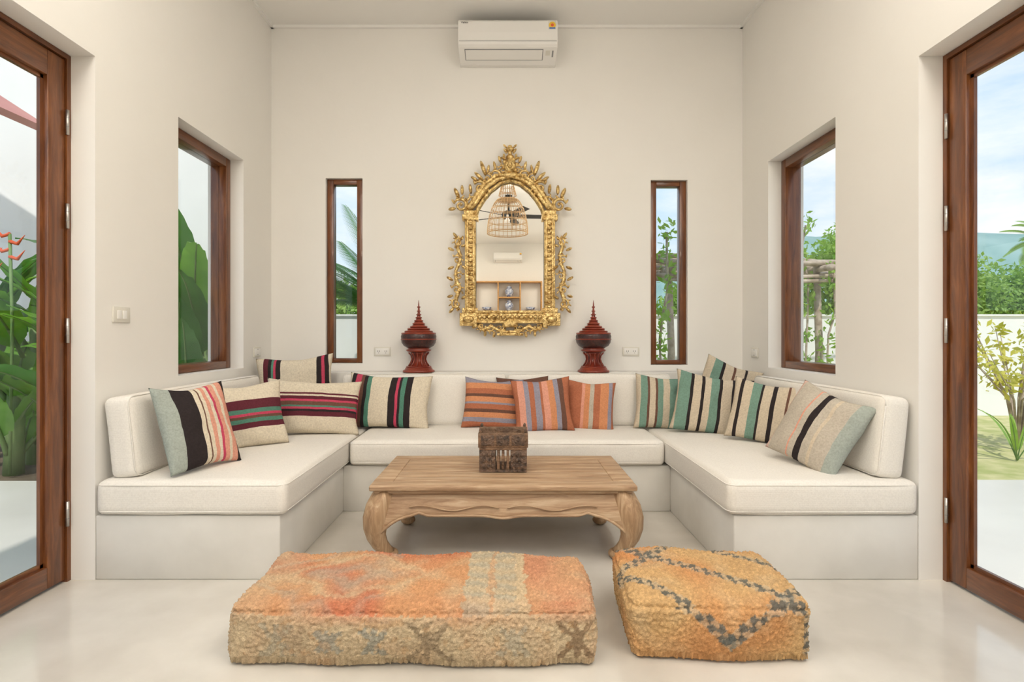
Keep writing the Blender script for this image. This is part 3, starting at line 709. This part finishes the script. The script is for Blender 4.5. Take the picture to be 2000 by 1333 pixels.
def leafblade(b,base,az,elev,L,W,droop,mat,stem=.35,roll=0):
    n=16; p=Vector(base); step=L/n
    H=Vector((math.cos(az),math.sin(az),0)); pts=[p.copy()]
    ns=int(n*stem)
    for i in range(n+ns):
        t=i/(n+ns); e=elev-droop*t*t*1.3
        p=p+(H*math.cos(e)+Vector((0,0,1))*math.sin(e))*step; pts.append(p.copy())
    side=Vector((-math.sin(az),math.cos(az),0)); side=(side*math.cos(roll)+Vector((0,0,1))*math.sin(roll))
    sr=.022 if W>.1 else .006
    b.tube(pts[:ns+4],[sr*(1-.45*i/(ns+4)) for i in range(ns+4)],M_stem,6)
    V=[];F=[];K=[-1,-.66,-.33,0,.33,.66,1]
    q=pts[ns:]
    for i,c in enumerate(q):
        t=i/(len(q)-1); w=W/2*(math.sin(PI*min(1,t*1.02+.02)**.75)**.6 if 0<t<.97 else .02)
        for k in K:
            rip=(.012 if W>.1 else .001)*math.sin(t*60+k*3)*abs(k)
            V.append(c+side*w*k+Vector((0,0,1))*(abs(k)*w*.28-.35*w*k*k*.6+rip))
    m=len(K)
    for i in range(len(q)-1):
        for k in range(m-1): F.append((i*m+k,i*m+k+1,(i+1)*m+k+1,(i+1)*m+k))
    b.add([tuple(v) for v in V],F,mat,None,True)
    b.tube([v+Vector((0,0,-.002)) for v in q[:-1]],[sr*.45*(1-i/len(q))+.002 for i in range(len(q)-1)],M_stem,5)
def banana(x,y,n,h,seed,dark=.4):
    random.seed(seed); b=MB()
    b.tube([(x,y,-.03),(x+.02,y,h*.35),(x,y,h*.55)],[.07,.06,.04],M_stem,10)
    for i in range(n):
        az=random.uniform(0,2*PI); el=random.uniform(.9,1.42)
        H=(math.cos(az),math.sin(az)); L=h*random.uniform(.42,.58)
        reach=L*1.3*math.cos(el)*1.4
        if x+H[0]*reach>-2.2: az=PI-az
        if y+math.sin(az)*reach>5.6: az=-az
        leafblade(b,(x+random.uniform(-.06,.06),y+random.uniform(-.06,.06),h*random.uniform(.05,.50)),az,el,L,random.uniform(.22,.34),random.uniform(.4,1.1),M_bananad if random.random()<dark else M_banana,.3,random.uniform(-.5,.5))
    b.obj('banana_plant')
banana(-2.72,4.85,17,2.25,1,.5); banana(-3.15,4.95,15,2.2,2,.5); banana(-3.65,4.75,13,1.95,3,.4); banana(-4.15,4.8,16,2.15,4,.25); banana(-4.75,4.9,13,2.1,5,.3); banana(-2.62,4.45,11,1.3,15,.7); banana(-4.0,4.42,9,1.25,16,.3)
b=MB()
for (x,y,z) in ((-3.92,4.30,1.90),(-4.10,4.30,1.80)):
    b.tube([(x,y,0),(x+.02,y,1.2),(x,y,z)],.012,M_stem,6)
    for k in range(4):
        s=1 if k%2 else -1
        b.tube([(x,y,z-.06*k),(x+s*.06,y,z-.06*k-.02),(x+s*.12,y,z-.06*k+.05)],[.016,.014,.002],M_red,6)
b.obj('heliconia')

def frond(b,base,az,elev,L,droop,mat,nl=26,ll=.4,wd=.018):
    H=Vector((math.cos(az),math.sin(az),0)); p=Vector(base); pts=[p.copy()]; n=18
    for i in range(n):
        e=elev-droop*(i/n)**1.5; p=p+(H*math.cos(e)+Vector((0,0,1))*math.sin(e))*L/n; pts.append(p.copy())
    b.tube(pts,[.012*(1-.8*i/n) for i in range(n+1)],M_stem,5)
    side=Vector((-math.sin(az),math.cos(az),0))
    for i in range(nl):
        t=.12+.86*i/nl; k=t*n; a=int(k); c=pts[a].lerp(pts[min(a+1,n)],k-a); T=(pts[min(a+1,n)]-pts[a]).normalized()
        l=ll*math.sin(PI*(t*.8+.15))
        for s in (-1,1):
            d=(side*s*.8+T*.75+Vector((0,0,-.12))).normalized(); w=T.cross(d).cross(d).normalized()*wd
            m1=c+d*l*.5; e=c+d*l+Vector((0,0,-l*.12))
            b.add([tuple(c-w*.4),tuple(m1-w),tuple(e),tuple(m1+w),tuple(c+w*.4)],[(0,1,2,3,4)],mat)
random.seed(21); b=MB(); pc=(-1.20,6.6,1.25)
b.tube([(pc[0],pc[1],-.06),(pc[0]+.03,pc[1],.6),pc],[.13,.10,.09],M_bark,10)
for k in range(20): frond(b,pc,k*2*PI/20*2.4+.2,random.uniform(.3,1.35),random.uniform(1.2,1.7),random.uniform(.2,.8),M_palm,50,.5,.009)
for el,L in ((1.15,1.7),(.95,1.35),(.75,1.25),(.5,1.15),(1.3,1.6)): frond(b,pc,PI+random.uniform(-.25,.25),el,L,.25,M_palm,54,.5,.009)
b.obj('fan_palm_tree')
random.seed(5); b=MB(); pc=(28.3,28.5,6.0)
b.tube([(pc[0]+.6,pc[1],-.06),(pc[0]+.3,pc[1],3),pc],[.22,.17,.13],M_bark,10)
for k in range(24): frond(b,pc,k*2*PI/24*3.1,random.uniform(-.1,1.2),random.uniform(1.6,2.2),random.uniform(.9,1.8),M_tree,50,.6,.018)
b.obj('coconut_palm_tree')
random.seed(6); b=MB()
for k in range(7): leafblade(b,(4.68,5.0,-.05),k*.95,random.uniform(1.1,1.45),random.uniform(.38,.55),random.uniform(.035,.05),random.uniform(.4,1.0),M_vine,.2)
b.obj('young_palm_plant')
def cloud(b,c,r,n,s,mat,surf=.5):
    u=rng.normal(size=(n,3)); u/=np.linalg.norm(u,axis=1)[:,None]; rad=rng.uniform(surf,1,size=(n,1))**.6
    lump=1+.22*np.sin(u[:,0:1]*7+c[0])*np.cos(u[:,2:3]*6+c[1])
    p=np.array(c)+u*rad*np.array(r)*lump
    a=rng.normal(size=(n,3)); a/=np.linalg.norm(a,axis=1)[:,None]; bb=np.cross(a,rng.normal(size=(n,3))); bb/=np.linalg.norm(bb,axis=1)[:,None]
    sz=rng.uniform(.6,1.3,size=(n,1))*s
    V=np.empty((n*4,3)); V[0::4]=p-a*sz; V[1::4]=p+bb*sz*.45; V[2::4]=p+a*sz; V[3::4]=p-bb*sz*.45
    b.add(V.tolist(),[(4*i,4*i+1,4*i+2,4*i+3) for i in range(n)],mat)
random.seed(9)
trees=[(9.2,14,2.0,1.7,1.5,2.0),(12.5,16,2.0,2.2,1.6,1.7),(15.6,16,1.9,2.0,1.6,1.5),(18.6,16,2.1,2.2,1.6,1.7),(6.3,17,1.6,1.6,1.4,1.3),(-5,15,1.5,2.0,1.4,1.2),(3.6,19,1.4,2.2,1.4,1.2),(22,18,2.2,2.6,1.6,2.0),(8.4,12,1.9,.9,.9,1.9)]
for x,y,z,rx,ry,rz in trees:
    b=MB(); b.tube([(x,y,-.06),(x+.1,y,z*.6),(x,y,z)],[.16,.12,.06],M_bark,8)
    cloud(b,(x,y,z),(rx,ry,rz),5200,.085,M_tree,.4)
    for k in range(4): cloud(b,(x+random.uniform(-.7,.7)*rx,y-.3,z+random.uniform(-.3,.55)*rz),(rx*.5,ry*.5,rz*.45),1300,.08,M_vine if k%2 else M_tree,.3)
    b.obj('leafy_tree')
b=MB(); random.seed(3)
for x in (1.75,3.35,4.6):
    for y in (5.9,7.0): b.tube([(x+random.uniform(-.04,.04),y,-.06),(x+.03,y,.9),(x,y,1.86)],[.045,.04,.035],M_bark,8)
for k in range(13):
    y=5.75+.11*k; P=[(1.35+.7*i,y+random.uniform(-.06,.06),1.86+random.uniform(-.05,.07)+(.03*(k%3))) for i in range(6)]
    b.tube(P,[.024,.028,.022,.026,.02,.014],M_bark,7)
for x in (1.75,3.35,4.6): b.tube([(x,5.6,1.80),(x+.02,6.4,1.83),(x,7.25,1.80)],.035,M_bark,8)
for z in (1.70,1.75): b.tube([(1.4,5.82,z),(3.0,5.80,z-.03),(4.9,5.84,z+.02)],.02,M_bark,7)
b.obj('driftwood_pergola')
b=MB(); random.seed(4)
for (x,y,zt,d_) in ((1.60,5.55,2.15,40),(3.42,5.75,1.8,24),(3.25,5.95,2.3,30)):
    P=[(x+random.uniform(-.05,.05),y,z) for z in np.linspace(-.06,zt,9)]; b.tube(P,.012,M_bark,6)
    for q in P[3:]: cloud(b,q,(.12,.12,.16),d_,.042,M_vine,.1)
b.obj('climbing_vine')
b=MB(); random.seed(8)
for k in range(18):
    a=random.uniform(0,2*PI); el=random.uniform(.6,1.3); L=random.uniform(.7,1.15); base=Vector((5.15,5.5,-.05))
    P=[base,base+Vector((math.cos(a)*.08,math.sin(a)*.08,.5))]
    for i in range(4): P.append(P[-1]+Vector((math.cos(a)*math.cos(el),math.sin(a)*math.cos(el),math.sin(el)))*L/4)
    b.tube(P,[.012,.010,.008,.006,.005,.003],M_bark,5)
    for q in P[2:]: cloud(b,tuple(q),(.11,.11,.11),12,.042,M_shrub,.1)
b.obj('garden_shrub')
V=[];F=[];nx,ny=70,14
for i in range(nx+1):
    for j in range(ny+1):
        x=60+i*13; y=330+j*20; e=math.sin(PI*min(1,j/ny)); h=(66+26*math.sin((x-120)/150)+14*noise.noise(Vector((x*.012,j*.2,0))))*e
        V.append((x,y,h-1))
for i in range(nx):
    for j in range(ny): F.append((i*(ny+1)+j,(i+1)*(ny+1)+j,(i+1)*(ny+1)+j+1,i*(ny+1)+j+1))
b=MB(); b.add(V,F,M_hill,None,True); b.obj('distant_hill')

# ------------------------------------------------------------------ world & lights
w=bpy.data.worlds.new('sky'); S.world=w; w.use_nodes=True; n=w.node_tree.nodes; l=w.node_tree.links
bg=n['Background']; tc=n.new('ShaderNodeTexCoord'); sp=n.new('ShaderNodeSeparateXYZ'); l.new(tc.outputs['Generated'],sp.inputs[0])
r=n.new('ShaderNodeValToRGB'); e=r.color_ramp.elements; e[0].position=0; e[0].color=(.78,.87,.94,1); e[1].position=.75; e[1].color=(.22,.42,.75,1); k=e.new(.28); k.color=(.48,.69,.90,1)
l.new(sp.outputs['Z'],r.inputs['Fac'])
mpg=n.new('ShaderNodeMapping'); mpg.inputs['Scale'].default_value=(1.5,1.5,5); l.new(tc.outputs['Generated'],mpg.inputs['Vector'])
t=n.new('ShaderNodeTexNoise'); t.inputs['Scale'].default_value=2.0; t.inputs['Detail'].default_value=7; t.inputs['Roughness'].default_value=.55; l.new(mpg.outputs[0],t.inputs['Vector'])
r2=n.new('ShaderNodeValToRGB'); r2.color_ramp.elements[0].position=.40; r2.color_ramp.elements[1].position=.66; l.new(t.outputs['Fac'],r2.inputs['Fac'])
mx=n.new('ShaderNodeMix'); mx.data_type='RGBA'; l.new(r2.outputs['Color'],mx.inputs[0]); l.new(r.outputs['Color'],mx.inputs[6]); mx.inputs[7].default_value=(.95,.96,.97,1)
l.new(mx.outputs[2],bg.inputs['Color']); bg.inputs['Strength'].default_value=1.2
def area(name,loc,rot,sx,sy,power,col):
    L=bpy.data.lights.new(name,'AREA'); L.shape='RECTANGLE'; L.size=sx; L.size_y=sy; L.energy=power; L.color=col
    o=bpy.data.objects.new(name,L); S.collection.objects.link(o); o.location=loc; o.rotation_euler=rot; return o
for x in (-1.2,1.2): area('overhead_fill',(x,.6,CH-.03),(0,0,0),.9,3.2,42,(1,.945,.87))  # added fill panels out of view, brightening the seating end
for x in (-1.45,1.45): area('overhead_fill',(x,-3.8,CH-.03),(0,0,0),.3,1.2,42,(1,.93,.83))  # added fill for the rear wall as reflected in the mirror
for sg in (-1,1):  # made-up fixtures out of view, added to hold upward fill
    b=MB(); b.lathe([(0,0),(.05,.0),(.09,.05),(.10,.09),(.092,.09),(.08,.05),(0,.02)],(sg*1.72,-.1,2.56),M_white,24)
    b.box(sg*1.849,sg*1.78,-.13,-.07,2.56,2.62,M_white,.004); o=b.obj('fill_uplight_holder')
    L=bpy.data.lights.new('upward_fill','AREA'); L.shape='DISK'; L.size=.15; L.energy=38; L.color=(1,.95,.88)  # added fill source aimed up to brighten the ceiling
    lo=bpy.data.objects.new('upward_fill',L); S.collection.objects.link(lo); lo.parent=o; lo.location=(sg*1.72,-.1,2.64); lo.rotation_euler=(PI,0,0)
Ls=bpy.data.lights.new('sun','SUN'); Ls.energy=3.0; Ls.angle=math.radians(1.0); Ls.color=(1,.95,.87)
so=bpy.data.objects.new('sun',Ls); S.collection.objects.link(so)
so.rotation_euler=Vector((-.06,.62,-.9)).to_track_quat('-Z','Y').to_euler()
# ------------------------------------------------------------------ camera
cd=bpy.data.cameras.new('camera'); cd.sensor_width=36; cd.lens=1065/2000*36; cd.shift_x=.005; cd.shift_y=-.00575; cd.clip_end=2000; cd.clip_start=.02
co=bpy.data.objects.new('camera',cd); S.collection.objects.link(co); co.location=(0,0,1.1); co.rotation_euler=(PI/2,0,0); S.camera=co
